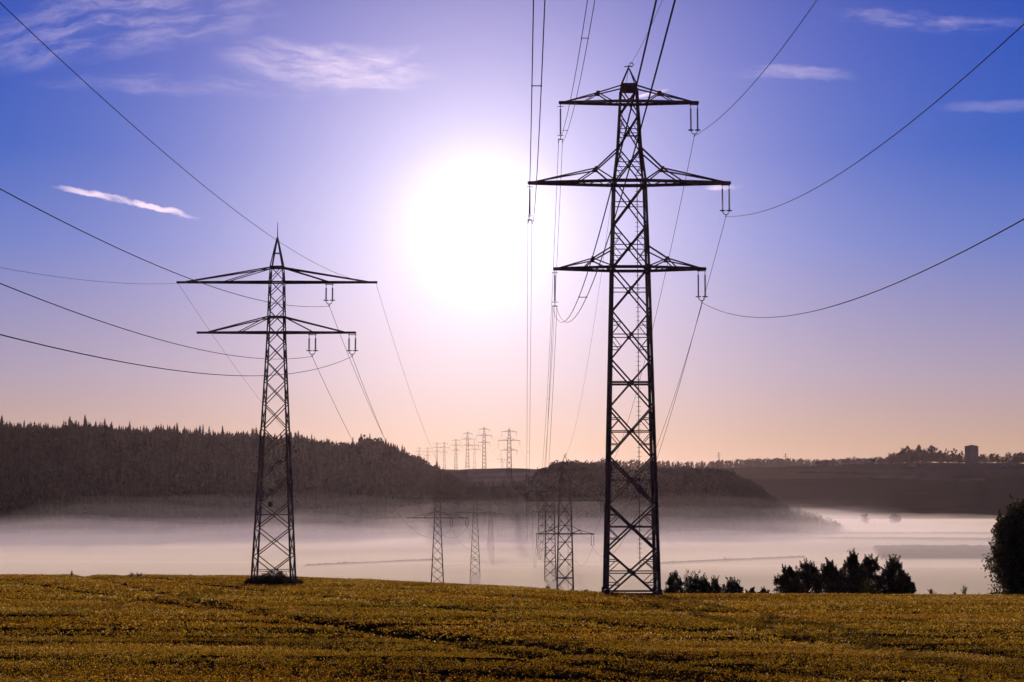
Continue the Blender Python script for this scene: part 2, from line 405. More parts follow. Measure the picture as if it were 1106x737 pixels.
gv = np.concatenate([b[0] for b in bands]); gr = np.concatenate([b[1] for b in bands])
gmesh = mesh_np('grass', gv, np.arange(len(gv)).reshape(-1, 4), rnd=gr)
def grass_mat():
    m = bpy.data.materials.new('crop_blades'); m.use_nodes = True; m.node_tree.nodes.clear(); k = N(m.node_tree)
    c0 = k.ramp(rndv(k), [(0, (.04, .018, .002, 1)), (0.35, (.18, .092, .005, 1)), (0.7, (.40, .235, .014, 1)), (0.95, (.55, .37, .05, 1)), (1, (.68, .50, .18, 1))])  # palest stops paint sun sparkle onto some of the blades
    big = k.smooth(k.noise(pos(k), 0.05, 3), 0.35, 0.65)
    c0 = k.mixc(big, c0, k.mixc(1.0, c0, (1.0, 0.82, 0.6, 1), 'MULTIPLY'))
    p = k.new('ShaderNodeBsdfPrincipled'); k.put(p.inputs['Base Color'], c0); p.inputs['Roughness'].default_value = 0.5; p.inputs['Specular IOR Level'].default_value = 0.08
    t = k.new('ShaderNodeBsdfTranslucent'); k.put(t.inputs[0], c0)
    x = k.new('ShaderNodeMixShader'); x.inputs[0].default_value = 0.68; k.put(x.inputs[1], p.outputs[0]); k.put(x.inputs[2], t.outputs[0])
    k.put(k.new('ShaderNodeOutputMaterial').inputs[0], x.outputs[0]); return m
tag(link_mesh('grass', gmesh, grass_mat()), 'low golden brown crop covering the near field', 'crop', kind='stuff')

# ------------------------------------------------------------------ lattice pylons
def square(hw, z): return [Vector((-hw, -hw, z)), Vector((hw, -hw, z)), Vector((hw, hw, z)), Vector((-hw, hw, z))]
def lattice(levels, hwf, leg_w, br_w, root, horiz, double_top=False):
    """four legs and the crossed braces of each face"""
    zt, zb = levels[-1], levels[0]
    for k in range(4):
        m = MB()
        for a, b in zip(levels[:-1], levels[1:]):
            w = leg_w * (1 - 0.45 * (a - zb) / (zt - zb))
            m.angle(square(hwf(a), a)[k], square(hwf(b), b)[k] + Vector((0, 0, .02)), w, w * .3)
        p = square(hwf(zb), zb)[k]
        m.box(p.x - leg_w * .8, p.y - leg_w * .8, -0.1, p.x + leg_w * .8, p.y + leg_w * .8, leg_w * 2.0)
        leg = m.build('leg', M['steel'], root)
        f = MB(); f.lathe((p.x, p.y, -1.2), [(.55, 0), (.5, 1.25)], 12); f.build('footing', M['concrete'], root)
    m = MB()
    for i, (a, b) in enumerate(zip(levels[:-1], levels[1:])):
        A, B = square(hwf(a), a), square(hwf(b), b)
        w = br_w * (1 - 0.35 * (a - zb) / (zt - zb))
        for k in range(4):
            k2 = (k + 1) % 4
            out = ((A[k] + A[k2]) / 2); out.z = 0; out = out.normalized() * 0.04
            m.angle(A[k] + out, B[k2] + out, w); m.angle(A[k2] - out, B[k] - out, w)
            mid = (A[k] + B[k2]) / 2
            if leg_w > .2:
                ta = (Vector(A[k2]) - A[k]).normalized() * w * 1.3; mid = (A[k] + A[k2] + B[k] + B[k2]) / 4
                t_ = hwf(a) / (hwf(a) + hwf(b)); mid.z = a + (b - a) * t_
                m.bar(mid - ta, mid + ta, w * .5, w * 2.6)
                for q in (A[k], A[k2]): m.bar(q - Vector((0, 0, w * 1.4)), q + Vector((0, 0, w * 1.4)), w * 1.5, w * 1.5)
            if i in horiz:
                t_ = hwf(a) / (hwf(a) + hwf(b)); zm = a + (b - a) * t_; H = square(hwf(zm), zm)
                m.angle(H[k], H[k2], w * (1.25 if horiz[i] == 2 else .6))
                if horiz[i] == 3:                                          # small redundant struts
                    for s_ in (0, 1):
                        L0 = H[(k, k2)[s_]]; q = L0.lerp(mid, .5)
                        for dz_ in (-1, 1):
                            h2 = square(hwf(zm + dz_ * (b - a) * .26), zm + dz_ * (b - a) * .26)[(k, k2)[s_]]
                            e = h2.lerp(square(hwf(h2.z), h2.z)[(k2, k)[s_]], .25)
                            m.angle(h2, e, w * .5); m.angle(e, L0, w * .45)
    A = square(hwf(levels[0]), levels[0] + .25)
    for k in range(4): m.angle(A[k], A[(k + 1) % 4], br_w)
    m.build('bracing', M['steel'], root)

def insulator_string(x, z, length, root, r=0.11, horns=True, pairs=False):
    """one long-rod insulator hanging down from z, with fittings"""
    m = MB()
    prof = [(.03, 0), (.03, .18)]
    nsh = int(length / 0.12); body = length - .36
    for i in range(nsh):
        zz = .18 + body * i / nsh; prof += [(.055, zz), (r, zz + .02), (.055, zz + body / nsh * .7)]
    prof += [(.03, length - .18), (.03, length)]
    m.lathe((x, 0, z - length), prof, 9)
    return m
def twin_set(x, z, length, sep, root):
    s = MB(); s.bar((x - sep / 2 - .1, 0, z - .12), (x + sep / 2 + .1, 0, z - .12), .07)
    s.bar((x - sep / 2, 0, z), (x - sep / 2, 0, z - .3), .06); s.bar((x + sep / 2, 0, z), (x + sep / 2, 0, z - .3), .06)
    o = s.build('insulator_set', M['rust'], root)
    zb = z - .3 - length; s = MB()
    arc = [(x - sep / 2, 0, zb + .12), (x - sep / 2, 0, zb), (x - sep / 2 + .1, 0, zb - .2), (x - .12, 0, zb - .3), (x + .12, 0, zb - .3), (x + sep / 2 - .1, 0, zb - .2), (x + sep / 2, 0, zb), (x + sep / 2, 0, zb + .12)]
    s.tube(arc, .045, 5); s.bar((x, 0, zb - .28), (x, 0, zb - .5), .07); s.bar((x, -.3, zb - .5), (x, .3, zb - .5), .09)
    s.build('yoke', M['rust'], o)
    for q in (-1, 1):
        insulator_string(x + q * sep / 2, z - .28, length, root).build('insulator', M['insulator'], o)
        s = MB(); s.lathe((x + q * sep / 2, 0, zb + .06), [(.27, 0), (.29, .03), (.27, .07)], 12); s.build('guard_ring', M['rust'], o)
    return zb - .5
def single_set(x, z, length, root):
    s = MB(); s.bar((x, 0, z), (x, 0, z - .35), .07); zb = z - .35 - length
    s.bar((x - .3, 0, z - .3), (x + .3, 0, z - .3), .06)
    o = s.build('insulator_set', M['rust'], root); s = MB()
    s.bar((x - .3, 0, zb + .1), (x + .3, 0, zb + .1), .06)
    s.bar((x, 0, zb + .12), (x, 0, zb - .35), .07); s.bar((x - .26, 0, zb - .3), (x + .26, 0, zb - .3), .09)
    for q in (-1, 1): s.bar((x + q * .2, 0, zb - .3), (x + q * .2, 0, zb - .6), .06); s.bar((x + q * .2, -.25, zb - .6), (x + q * .2, .25, zb - .6), .08)
    s.build('yoke', M['rust'], o)
    insulator_string(x, z - .33, length, root).build('insulator', M['insulator'], o)
    return zb - .6

def barrel_pylon(name, simple=False):
    """three pairs of arms, the middle pair the longest; 52 m"""
    root = empty(name, (0, 0, 0))
    zs = [0, 14.7, 32.4, 41.1, 44.5, 49.3, 50.9]; hs = [2.55, 2.2, 1.8, 1.55, 1.15, .87, .80]
    hwf = lambda z: float(np.interp(z, zs, hs))
    levels = [0.0, 4.4, 8.9, 13.6, 18.5, 23.2, 28.0, 32.4, 36.7, 41.0, 44.5, 48.0, 50.6]
    lattice(levels, hwf, .34, .19, root, {0: 3, 1: 3, 2: 1, 3: 3, 4: 2, 5: 3, 6: 1, 7: 3, 8: 1, 9: 3, 10: 3, 11: 1})
    for (za, half, zu, node_x, node_z, w) in [(32.4, 7.55, 34.5, 3.7, 33.35, .2), (41.1, 10.1, 44.5, 3.3, 42.5, .22), (49.3, 6.95, 50.9, 3.1, 50.25, .19)]:
        for s_ in (-1, 1):
            m = MB(); hb, hu = hwf(za), hwf(zu)
            tip = Vector((s_ * half, 0, za)); tipu = Vector((s_ * (half - .5), 0, za + .1))
            nodes = []
            for q in (-1, 1):
                b0 = Vector((s_ * hb, q * hb, za)); u0 = Vector((s_ * hu, q * hu, zu))
                fy = q * hu * (half - node_x) / (half - hu) * .9
                nd = Vector((s_ * node_x, fy, node_z)); nodes.append((nd, b0, u0))
                m.bar(b0, tip + Vector((0, q * .12, 0)), w, w * 1.35)
                m.angle(u0, nd, w * .7); m.angle(nd, tipu, w * .62)
                if zu - za > 1.8:
                    m.angle(nd, b0 + Vector((0, 0, .1)), w * .6)
                    bq = b0.lerp(tip, .45 if half > 9 else .5); m.angle(nd, bq, w * .55)
                else:
                    bq = b0.lerp(tip, .12); m.angle(nd, bq, w * .55); bq = b0.lerp(tip, .62); m.angle(nd, bq, w * .45)
                m.bar(nd - Vector((.18 * s_, 0, 0)), nd + Vector((.18 * s_, 0, 0)), .12, .34)
            n1, n2 = nodes
            m.angle(n1[0], n2[0], w * .5)
            k = 5
            for i in range(k):                                   # zigzag between the two bottom chords
                a0 = n1[1].lerp(tip, i / k); a1 = n2[1].lerp(tip, (i + .5) / k); a2 = n1[1].lerp(tip, (i + 1) / k)
                m.angle(a0, a1, w * .45); m.angle(a1, a2, w * .45)
            m.bar(tip - Vector((.5 * s_, 0, 0)), tip + Vector((.12 * s_, 0, 0)), .26, .28)
            m.build('cross_arm', M['steel'], root)
        m = MB()
        for q in (-1, 1): m.bar((-hwf(za), q * hwf(za), za), (hwf(za), q * hwf(za), za), w, w * 1.5); m.bar((q * hwf(za), -hwf(za), za), (q * hwf(za), hwf(za), za), w)
        m.build('collar', M['steel'], root)
    m = MB(); h = .82; m.box(-h, -h, 50.45, h, h, 51.15); m.build('top_plate', M['rust'], root)
    m = MB(); tip = Vector((0, 0, 52.9))
    for p in square(.75, 51.1): m.angle(p, tip, .11)
    ring = [(.28 + .2 * math.cos(a), 0, 53.2 + .2 * math.sin(a)) for a in np.linspace(-2.6, 2.6, 12)]
    m.bar(tip - Vector((0, 0, .1)), tip + Vector((0, 0, .25)), .12); m.tube(ring, .05, 5); m.bar((-.45, 0, 53.0), (.3, 0, 53.05), .08)
    m.build('peak', M['steel'], root)
    # ladder up the middle of the tower
    m = MB(); x0 = .75
    m.bar((x0, -1.3, 2.6), (x0, -.5, 41), .07)
    for i in range(84):
        z = 2.8 + i * .45; yy = -1.3 + .8 * (z - 2.6) / 38.4
        m.bar((x0 - .22, yy, z), (x0 + .22, yy, z), .035)
    m.build('ladder', M['steel'], root)
    ends = {}
    for nm, x, z in (('rt', 6.6, 49.2), ('rm', 9.7, 41.0), ('rl', 7.2, 32.3)): ends[nm] = (x, twin_set(x, z, 2.5, .68, root))
    for nm, x, z in (('lt', -6.9, 49.2), ('lm', -10.0, 41.0), ('ll', -7.5, 32.3)): ends[nm] = (x, single_set(x, z, 3.0, root))
    ends['ew'] = (0.0, 52.95)
    return root, ends

def two_arm_pylon(name):
    root = empty(name, (0, 0, 0))
    zs = [0, 22.5, 25.8, 31.0, 32.6, 35.4]; hs = [2.0, .97, .83, .72, .62, .06]
    hwf = lambda z: float(np.interp(z, zs, hs))
    levels = [0.0]; z = 0.0
    while z < 30.6:
        z += 1.5 * hwf(z) * 0.98 if z < 12 else 1.9 * hwf(z); levels.append(z)
    levels = [l * 32.6 / levels[-1] for l in levels]
    lattice(levels, hwf, .20, .105, root, {0: 1, 2: 1})
    m = MB()
    for p in square(.62, 32.6): m.angle(p, (0, 0, 35.7), .12)
    q = square(.34, 34.0)
    for i in range(4): m.angle(q[i], q[(i + 1) % 4], .07)
    q = square(.64, 32.6)
    for i in range(4): m.angle(q[i], q[(i + 1) % 4], .1)
    m.build('peak', M['steel'], root)
    m = MB(); m.lathe((0, 0, 35.5), [(.05, 0), (.035, 1), (.02, 1.75)], 6); m.build('lightning_rod', M['steel'], root)
    m = MB(); m.box(-.45, -1.98, 8.0, .05, -1.88, 8.5); m.build('sign_plate', M['rust'], root, loc=(0, .32, 0))
    for (za, half, zu, ties) in [(25.8, 8.1, 27.4, (7.2, 3.9)), (31.0, 10.25, 32.5, (9.7, 5.5))]:
        for s_ in (-1, 1):
            m = MB(); hb, hu = hwf(za), hwf(zu); tip = Vector((s_ * half, 0, za)); ch = []
            for q in (-1, 1):
                b0 = Vector((s_ * hb, q * hb, za)); e = tip + Vector((0, q * .1, 0)); ch.append((b0, e))
                m.bar(b0, e, .15, .2)
                for tx in ties:
                    p = b0.lerp(e, (tx - hb) / (half - hb)); m.angle(Vector((s_ * hu, q * hu, zu)), p, .12 if tx > 6 else .09)
            for i in range(7):
                a0 = ch[0][0].lerp(ch[0][1], i / 7); a1 = ch[1][0].lerp(ch[1][1], (i + .5) / 7); a2 = ch[0][0].lerp(ch[0][1], (i + 1) / 7)
                m.angle(a0, a1, .07); m.angle(a1, a2, .07)
            m.bar(tip - Vector((.3 * s_, 0, 0)), tip + Vector((.08 * s_, 0, 0)), .24, .22)
            m.build('cross_arm', M['steel'], root)
        for zq in (za, zu):
            m = MB()
            for q in (-1, 1): m.bar((-hwf(zq), q * hwf(zq), zq), (hwf(zq), q * hwf(zq), zq), .14); m.bar((q * hwf(zq), -hwf(zq), zq), (q * hwf(zq), hwf(zq), zq), .12)
            m.build('collar', M['steel'], root)
    ends = {'A': (10.2, 30.9), 'E': (-10.2, 30.9)}
    for nm, x, z in (('B', 5.4, 30.9), ('C', 3.7, 25.7), ('D', 7.8, 25.7)): ends[nm] = (x, twin_set(x, z, 1.55, .66, root))
    return root, ends

big, BE = barrel_pylon('pylon')
RIGHT = [(681, 175, None, 1.0), (610, 464, 492, 1.0), (594, 754, 501, 1.0), (585, 1044, 509, 1.0), (550, 1620, 462.5, 1.0), (523, 2230, 461, 1.0), (505, 2560, 466, 1.0),
         (492.5, 3080, 474, 1.0), (480, 3500, 477.5, 1.0), (472, 3900, 478, 1.0), (462, 4200, 483, 1.0), (453, 4500, 483, 1.0)]
tag(big, 'tallest pylon, with three pairs of arms, standing on the field edge', 'pylon', 'three armed pylons of the high voltage line')
r_labels = ['three armed pylon behind the tallest one, its feet hidden by the field edge',
            'three armed pylon in mist behind the second one of its line', 'palest three armed pylon in the mist low between the woods',
            'three armed pylon on the dark rise in the gap between the woods', 'tall three armed pylon on the far ridge next to the one on the dark rise',
            'third pylon from the right along the far ridge skyline', 'fourth pylon from the right along the far ridge skyline', 'fifth pylon from the right along the far ridge skyline',
            'sixth pylon from the right along the far ridge skyline', 'seventh pylon from the right along the far ridge skyline', 'last and faintest pylon at the left end of the far ridge skyline']
R_POS = []
for i, (px, D, top, sc) in enumerate(RIGHT):
    o = big if i == 0 else copy_tree(big)
    x = at(px, D)
    z = (tz(x, D) + .05) if top is None else zpx(top, D) - 53.0 * sc
    o.location = (x, D, z); o.scale = (sc,) * 3
    R_POS.append((x, D, z))
    if i: o['label'] = r_labels[i - 1]
    if i == 4: o.rotation_euler.z = rad(3)
    if i > 4: o.rotation_euler.z = rad(4)
small, SE = two_arm_pylon('pylon')
LEFT = [(297.5, 180, None, 1.0), (473, 468, 513, 1.0), (513.5, 790, 523, 1.12), (530, 1130, 534, 1.1), (542, 3300, 493, 1.0), (512.6, 2420, 477, 1.0)]
tag(small, 'slender pylon with two pairs of arms rising from a bramble patch', 'pylon', 'two armed pylons of the smaller line')
l_labels = ['two armed pylon behind the bramble one, before the misty valley', 'two armed pylon in the mist, second after the bramble one', 'faint two armed pylon in the mist below the gap between the woods',
            'tiny two armed pylon on the skyline beside the pylon on the dark rise', 'thin pylon between two three armed pylons on the ridge skyline']
L_POS = []
for i, (px, D, top, sc) in enumerate(LEFT):
    o = small if i == 0 else copy_tree(small)
    x = at(px, D)
    z = (tz(x, D) - .05) if top is None else zpx(top, D) - 37.2 * sc
    o.location = (x, D, z); o.scale = (sc,) * 3
    L_POS.append((x, D, z, sc))
    if i: o['label'] = l_labels[i - 1]

# ------------------------------------------------------------------ conductors
def span(p, q, sag, n_=40):
    return [Vector((p[0] + (q[0] - p[0]) * t, p[1] + (q[1] - p[1]) * t, p[2] + (q[2] - p[2]) * t - 4 * sag * t * (1 - t))) for t in np.linspace(0, 1, n_)]
def near_span(p, slope, a, b, y_end=-115, n_=70):
    out = []
    for t in np.linspace(0, p[1] - y_end, n_): out.append(Vector((p[0] - slope * t, p[1] - t, p[2] + a * t + b * t * t)))
    return out[::-1]
def wire(name, paths, r, label, cat, group, mat, spacer=None):
    m = MB()
    for pth in paths: m.tube(pth, r, 6)
    o = m.build(name, mat, smooth=True); tag(o, label, cat, group)
    if spacer:
        for (a, b) in spacer:
            s = MB(); s.bar(a, b, .035); s.bar(a - Vector((0, .1, 0)), a + Vector((0, .1, 0)), .06); s.bar(b - Vector((0, .1, 0)), b + Vector((0, .1, 0)), .06)
            s.build('spacer', M['rust'], o)
    return o
def fit_a(p, slope, px, py, b):
    """slope of the near span so that it hangs through that direction"""
    k = (px - CX) / F; t = (k * p[1] - p[0]) / (k - slope) if True else 0
    d = p[1] - t; return ((HOR - py) / F * d - p[2] - b * t * t) / t
rs = .0073
for key, tgt, lab in [('rt', (883, 0), 'single conductor from the tallest pylon\'s top right arm'), ('rm', (1106, 28), 'single conductor from the tallest pylon\'s long middle right arm'),
                      ('rl', (1106, 238), 'single conductor from the tallest pylon\'s lowest right arm'), ('ew', (715, 0), 'thin earth wire from the tallest pylon\'s peak')]:
    at_ = [(X_ + BE[key][0], D_, Z_ + BE[key][1]) for X_, D_, Z_ in R_POS]
    b = .00075; a = fit_a(at_[0], rs, *tgt, b)
    pth = near_span(at_[0], rs, a, b)
    for i in range(len(at_) - 1):
        L = (at_[i + 1][1] - at_[i][1])
        if L > 450: pth += span(at_[i], at_[i + 1], 12, 24)[1:]
        else: pth += span(at_[i], at_[i + 1], 11 if key != 'ew' else 8)[1:]
    wire('conductor', [pth], .026 if key != 'ew' else .018, lab, 'power line', 'wires of the high voltage line', M['wire'])
for key, tgt, lab in [('lt', (634, 0), 'twin conductor from the tallest pylon\'s top left arm'), ('lm', (578, 0), 'twin conductor hanging almost vertical beside the sun, from the long left arm'),
                      ('ll', (724, 0), 'twin thick conductor passing behind the tallest pylon from its lowest left arm')]:
    paths = []
    for q in (-.2, .2):
        at_ = [(X_ + BE[key][0] + q, D_, Z_ + BE[key][1]) for X_, D_, Z_ in R_POS]
        b = .00075; a = {'lt': -.165, 'lm': -.170, 'll': -.159}[key]
        pth = near_span(at_[0], rs, a, b)
        for i in range(len(at_) - 1): pth += span(at_[i], at_[i + 1], 11 if i < 3 else 12)[1:]
        paths.append(pth)
    sp_ = [(paths[0][i], paths[1][i]) for i in {'lm': (45, 62), 'lt': (52, 64), 'll': (39, 49)}[key]] + [(paths[0][i], paths[1][i]) for i in (82, 95)]
    wire('conductor', paths, .022, lab, 'power line', 'wires of the high voltage line', M['wire_dark'] if key == 'll' else M['wire'], sp_)
ls = .0155
for key, px_, py_, b, lab in [('A', 0, 5, .0005, 'thin wire from the right tip of the slender pylon\'s upper arm'), ('B', 0, 205, .0005, 'wire from the insulators on the slender pylon\'s upper arm'),
                              ('C', 0, 307, .0005, 'wire from the inner insulators of the slender pylon\'s lower arm'), ('D', 0, 362, .0005, 'wire from the outer insulators of the slender pylon\'s lower arm'),
                              ('E', 0, 289, .0005, 'faint wire from the left tip of the slender pylon\'s upper arm')]:
    at_ = [(X_ + SE[key][0] * s_, D_, Z_ + SE[key][1] * s_) for X_, D_, Z_, s_ in L_POS[:4]]
    a = fit_a(at_[0], ls, px_, py_, b)
    pth = near_span(at_[0], ls, a, b)
    for i in range(len(at_) - 1): pth += span(at_[i], at_[i + 1], 9 if key not in 'AE' else 8)[1:]
    wire('conductor', [pth], .024 if key in 'BCD' else .015, lab, 'power line', 'wires of the smaller line', M['wire'] if key in 'AE' else M['wire_dark'])

# ------------------------------------------------------------------ trees
def crown_points(nb, per, R, H, z0, r, blob=(.28, .45), shape='round'):
    """leaf positions in lumpy clumps spread through the crown"""
    pts = []; nodes = []
    for i in range(nb):
        t = (i + r.random()) / nb
        if shape == 'round': rr = R * math.sqrt(max(0.0, 1 - (2 * t - 0.85) ** 2 / 1.45)) * .78
        elif shape == 'poplar': rr = R * (math.sin(math.pi * min(1, t * .9 + .12)) ** .6) * .75
        else: rr = R * (1 - t) ** .8
        a = r.uniform(0, 2 * math.pi); q = rr * math.sqrt(r.random()) * 1.05
        c0 = np.array([math.cos(a) * q, math.sin(a) * q, z0 + H * t * .92])
        s = R * r.uniform(*blob) * (1.2 - .75 * t)
        k = int(per * r.uniform(.5, 1.4)); d = r.normal(size=(k, 3)) * s * .5 * r.uniform(.7, 1.3, (1, 3)); d[:, 2] *= .85
        far_ = np.linalg.norm(d, axis=1) > s * 1.25; d[far_] *= .6
        pts.append(c0 + d); nodes.append(c0)
    if nb > 40:
        for i in range(nb):
            c0 = nodes[r.integers(nb // 3, nb)]; a = r.uniform(0, 2 * math.pi); d = np.array([math.cos(a) * .45, math.sin(a) * .45, 1.0]) * R * r.uniform(.2, .45)
            k = max(14, per // 4); t = r.random(k)[:, None]; pts.append(c0 + d * t * 1.3 + r.normal(size=(k, 3)) * R * .055 * (1.25 - t))
    return np.concatenate(pts), nodes
def leafy_tree(name, x, yD, H, R, mat, label, cat, group=None, nb=46, per=260, size=.16, z0f=.12, shape='round', seed=0, zoff=0.0, multi=1):
    r = np.random.default_rng(seed + 100)
    root = empty(name, (x, yD, tz(x, yD) + zoff))
    pts, nodes = crown_points(nb, per, R, H * (1 - z0f), H * z0f, r, shape=shape)
    v = leaves_np(pts, size, r)
    me = mesh_np('crown', v, np.arange(len(v)).reshape(-1, 4), rnd=np.repeat(r.random(len(pts)), 4))
    link_mesh('crown', me, mat, root)
    m = MB()
    for j in range(multi):
        ox = (j - (multi - 1) / 2) * .5
        m.tube([(ox, 0, -1.0), (ox * 1.2, .1, H * .25), (ox * 1.5 + .1, 0, H * .55), (ox * 2, .1, H * .85)], [R * .07 + .05, R * .06 + .03, R * .04 + .02, .03], 8)
    for c0 in nodes[::2]:
        zb = max(H * .12, c0[2] * .6); m.tube([(0, 0, zb), (c0[0] * .5, c0[1] * .5, (zb + c0[2]) / 2 + .1), tuple(c0)], [R * .03 + .02, R * .02 + .015, .012], 5)
    m.build('trunk', M['bark'], root, smooth=True)
    return tag(root, label, cat, group)
# the row of young trees beyond the field edge
def base_tree(px, D, toppx, **k):
    x = at(px, D); zt = zpx(toppx, D); zb = tz(x, D); return x, D, zt - zb
TG = 'young trees growing beyond the field edge'
for i, (px, D, top, Rpx, lab) in enumerate([
        (849, 236, 612, 12, 'lowest bushy tree at the left end of the dark tree clump'), (869, 244, 607, 15, 'second tree from the left in the dark tree clump'),
        (894, 240, 605, 14, 'pointed tree in the middle of the dark tree clump'), (918, 234, 598, 15, 'tallest tree of the dark clump, with a narrow gap beside it'),
        (935, 246, 600, 14, 'tree touching the right side of the tallest in the dark clump'), (962, 238, 603, 15, 'rightmost tree of the dark clump, sloping down to the right'),
        (974, 232, 621, 9, 'low bush at the right foot of the dark tree clump')]):
    x, D, H = base_tree(px, D, top); H = max(H, 3)
    leafy_tree('tree', x, D, H, Rpx * D / F * 1.3, M['leaf_dark'], lab, 'tree', TG, nb=74, per=190, size=.125, z0f=.04, shape='poplar' if i in (2, 3, 5) else 'round', seed=i)
for i, (px, D, top, Rpx, lab) in enumerate([
        (727, 262, 618, 9, 'bush with a pointed top just right of the tallest pylon\'s foot'), (746, 268, 621, 14, 'rounded bush second from the tallest pylon\'s foot'), (759, 262, 624, 9, 'low rounded bush between two larger bushes'),
        (774, 270, 625, 10, 'small round bush left of the gap before the dark clump'), (789, 266, 626, 11, 'rightmost bush of the hedge beside the tallest pylon'),
        (809, 262, 635, 6, 'tiny sprig bush left of the dark tree clump'), (823, 262, 635, 7, 'tiny round shrub touching the gap left of the dark tree clump')]):
    x, D, H = base_tree(px, D, top); H = max(H, 2)
    leafy_tree('bush', x, D, H, Rpx * D / F * 1.45, M['leaf'], lab, 'bush', 'bushes beyond the field edge', nb=60, per=140, size=.13, z0f=.05, seed=20 + i)
x, D, H = base_tree(1103, 232, 545)
leafy_tree('tree', x, D, H, 4.9, M['leaf_dark'], 'big dark tree cut off by the right edge of the picture', 'tree', nb=150, per=360, size=.2, z0f=.06, seed=41)
# weeds and saplings on the crest
def weed(name, px, D, h, w, label, cat, seed, mat, nst=7, group=None):
    r = np.random.default_rng(seed); x = at(px, D); root = empty(name, (x, D, tz(x, D)))
    m = MB(); pts = []
    for k in range(nst):
        a = r.uniform(0, 2 * math.pi); q = w * r.random(); hh = h * r.uniform(.5, 1)
        m.tube([(q * .3 * math.cos(a), q * .3 * math.sin(a), -.1), (q * .7 * math.cos(a), q * .7 * math.sin(a), hh * .6), (q * math.cos(a), q * math.sin(a), hh)], [.03, .02, .01], 5)
        for t in np.linspace(.3, 1, 16): pts.append((q * t * math.cos(a) + r.normal(0, .07), q * t * math.sin(a) + r.normal(0, .07), hh * t + r.normal(0, .06)))
    m.build('stem', M['bark'], root)
    v = leaves_np(np.array(pts), .09, r); link_mesh('leaves', mesh_np('leaves', v, np.arange(len(v)).reshape(-1, 4), rnd=np.repeat(r.random(len(pts)), 4)), mat, root)
    return tag(root, label, cat, group)
weed('sapling', 1038, 186, 1.35, .45, 'tallest weedy sapling just left of the big dark tree', 'sapling', 1, M['bramble'], 7)
weed('weed', 1003, 186, .75, .5, 'low tuft of weeds on the field edge right of the dark clump', 'weed', 2, M['bramble'], 9)
weed('weed', 1027, 186, .4, .25, 'tiny weed left of the tallest weedy sapling', 'weed', 3, M['bramble'], 4)
weed('weed', 1067, 186, .4, .5, 'short weeds at the foot of the big dark tree', 'weed', 4, M['bramble'], 6)
weed('weed', 81, 218, .8, .25, 'single dark weed on the left part of the field edge', 'weed', 5, M['bramble'], 4)
weed('weed', 145, 218, .75, .4, 'thin weed stalk on the crest, left of a low tuft', 'weed', 6, M['bramble'], 4)
weed('weed', 155, 218, .55, .5, 'low tuft of stalks on the crest right of a thin stalk', 'weed', 7, M['bramble'], 6)
weed('weed', 592, 200, .9, .5, 'sprig of weeds on the crest left of the misty pylon\'s legs', 'weed', 8, M['bramble'], 8)
weed('weed', 631, 200, .6, .6, 'low weeds on the crest between two pylons', 'weed', 9, M['bramble'], 8)
# brambles under the slender pylon
r = np.random.default_rng(5); bx, by = L_POS[0][0], 180.0
bm_pts = []; st = MB()
for k in range(150):
    x = r.uniform(-2.7, 2.75); yq = r.uniform(-2.6, 2.6); h = r.uniform(.45, 1.25) * (.75 + .35 * math.cos(x * 1.1))
    zz = tz(bx + x, by + yq) - L_POS[0][2]
    st.tube([(x, yq, zz - .05), (x + r.normal(0, .08), yq, zz + h * .6), (x + r.normal(0, .15), yq, zz + h)], [.025, .02, .01], 4)
    d = r.normal(size=(60, 3)) * np.array([.24, .24, .24 * h]); d[:, 2] = np.abs(d[:, 2]) * .9; c0 = np.array([x, yq, zz])
    tt = r.random(60); bm_pts.append(c0 + d * .8 + np.stack([tt * 0, tt * 0, tt * h], -1))
bp = np.concatenate(bm_pts); v = leaves_np(bp, .09, r)
root = empty('bramble_patch', (bx, by, L_POS[0][2]))
link_mesh('leaves', mesh_np('leaves', v, np.arange(len(v)).reshape(-1, 4), rnd=np.repeat(r.random(len(bp)), 4)), M['bramble'], root); st.build('stems', M['bark'], root)
tag(root, 'dark bramble patch growing round the feet of the slender pylon', 'bramble patch')

# ------------------------------------------------------------------ woods
def conifer_np(r, H=24, R=3.4):
    n_l = 16; V_ = []
    for i in range(n_l):
        t = i / (n_l - 1); z = H * (.10 + .86 * t); rr = R * (1 - t) ** .75 * r.uniform(.65, 1.25) + .45
        kk = 9 if t < .7 else 6
        for j in range(kk):
            a = 2 * math.pi * (j + r.random() * .9) / kk; ln = rr * r.uniform(.6, 1.2); w = .5 + .35 * ln; dr = ln * r.uniform(.1, .5)
            ca, sa = math.cos(a), math.sin(a)
            V_ += [(0, 0, z + 1.3), (ca * ln * .6 - sa * w, sa * ln * .6 + ca * w, z - dr * .4), (ca * ln, sa * ln, z - dr - .3), (ca * ln * .6 + sa * w, sa * ln * .6 - ca * w, z - dr * .4)]
    for a in (0, 1.57): V_ += [(-.3 * math.cos(a), -.3 * math.sin(a), H * .86), (.3 * math.cos(a), .3 * math.sin(a), H * .86), (.12, 0, H * 1.04), (-.12, 0, H * 1.04)]
    return np.array(V_)
def broad_np(r, H=19, R=4.6, nb=13, per=26, size=.85):
    pts, _ = crown_points(nb, per, R, H * .82, H * .16, r, blob=(.38, .6)); return leaves_np(pts, size, r)
variants = [('conifer', conifer_np(np.random.default_rng(i), H=h, R=w)) for i, (h, w) in enumerate([(24, 4.4), (26, 3.7), (21, 5.0), (23, 4.0)])] + \
           [('broad', broad_np(np.random.default_rng(50 + i), H=h, R=w)) for i, (h, w) in enumerate([(19, 4.8), (16, 4.6), (20, 5.2), (14, 4.0)])]
vmesh = []
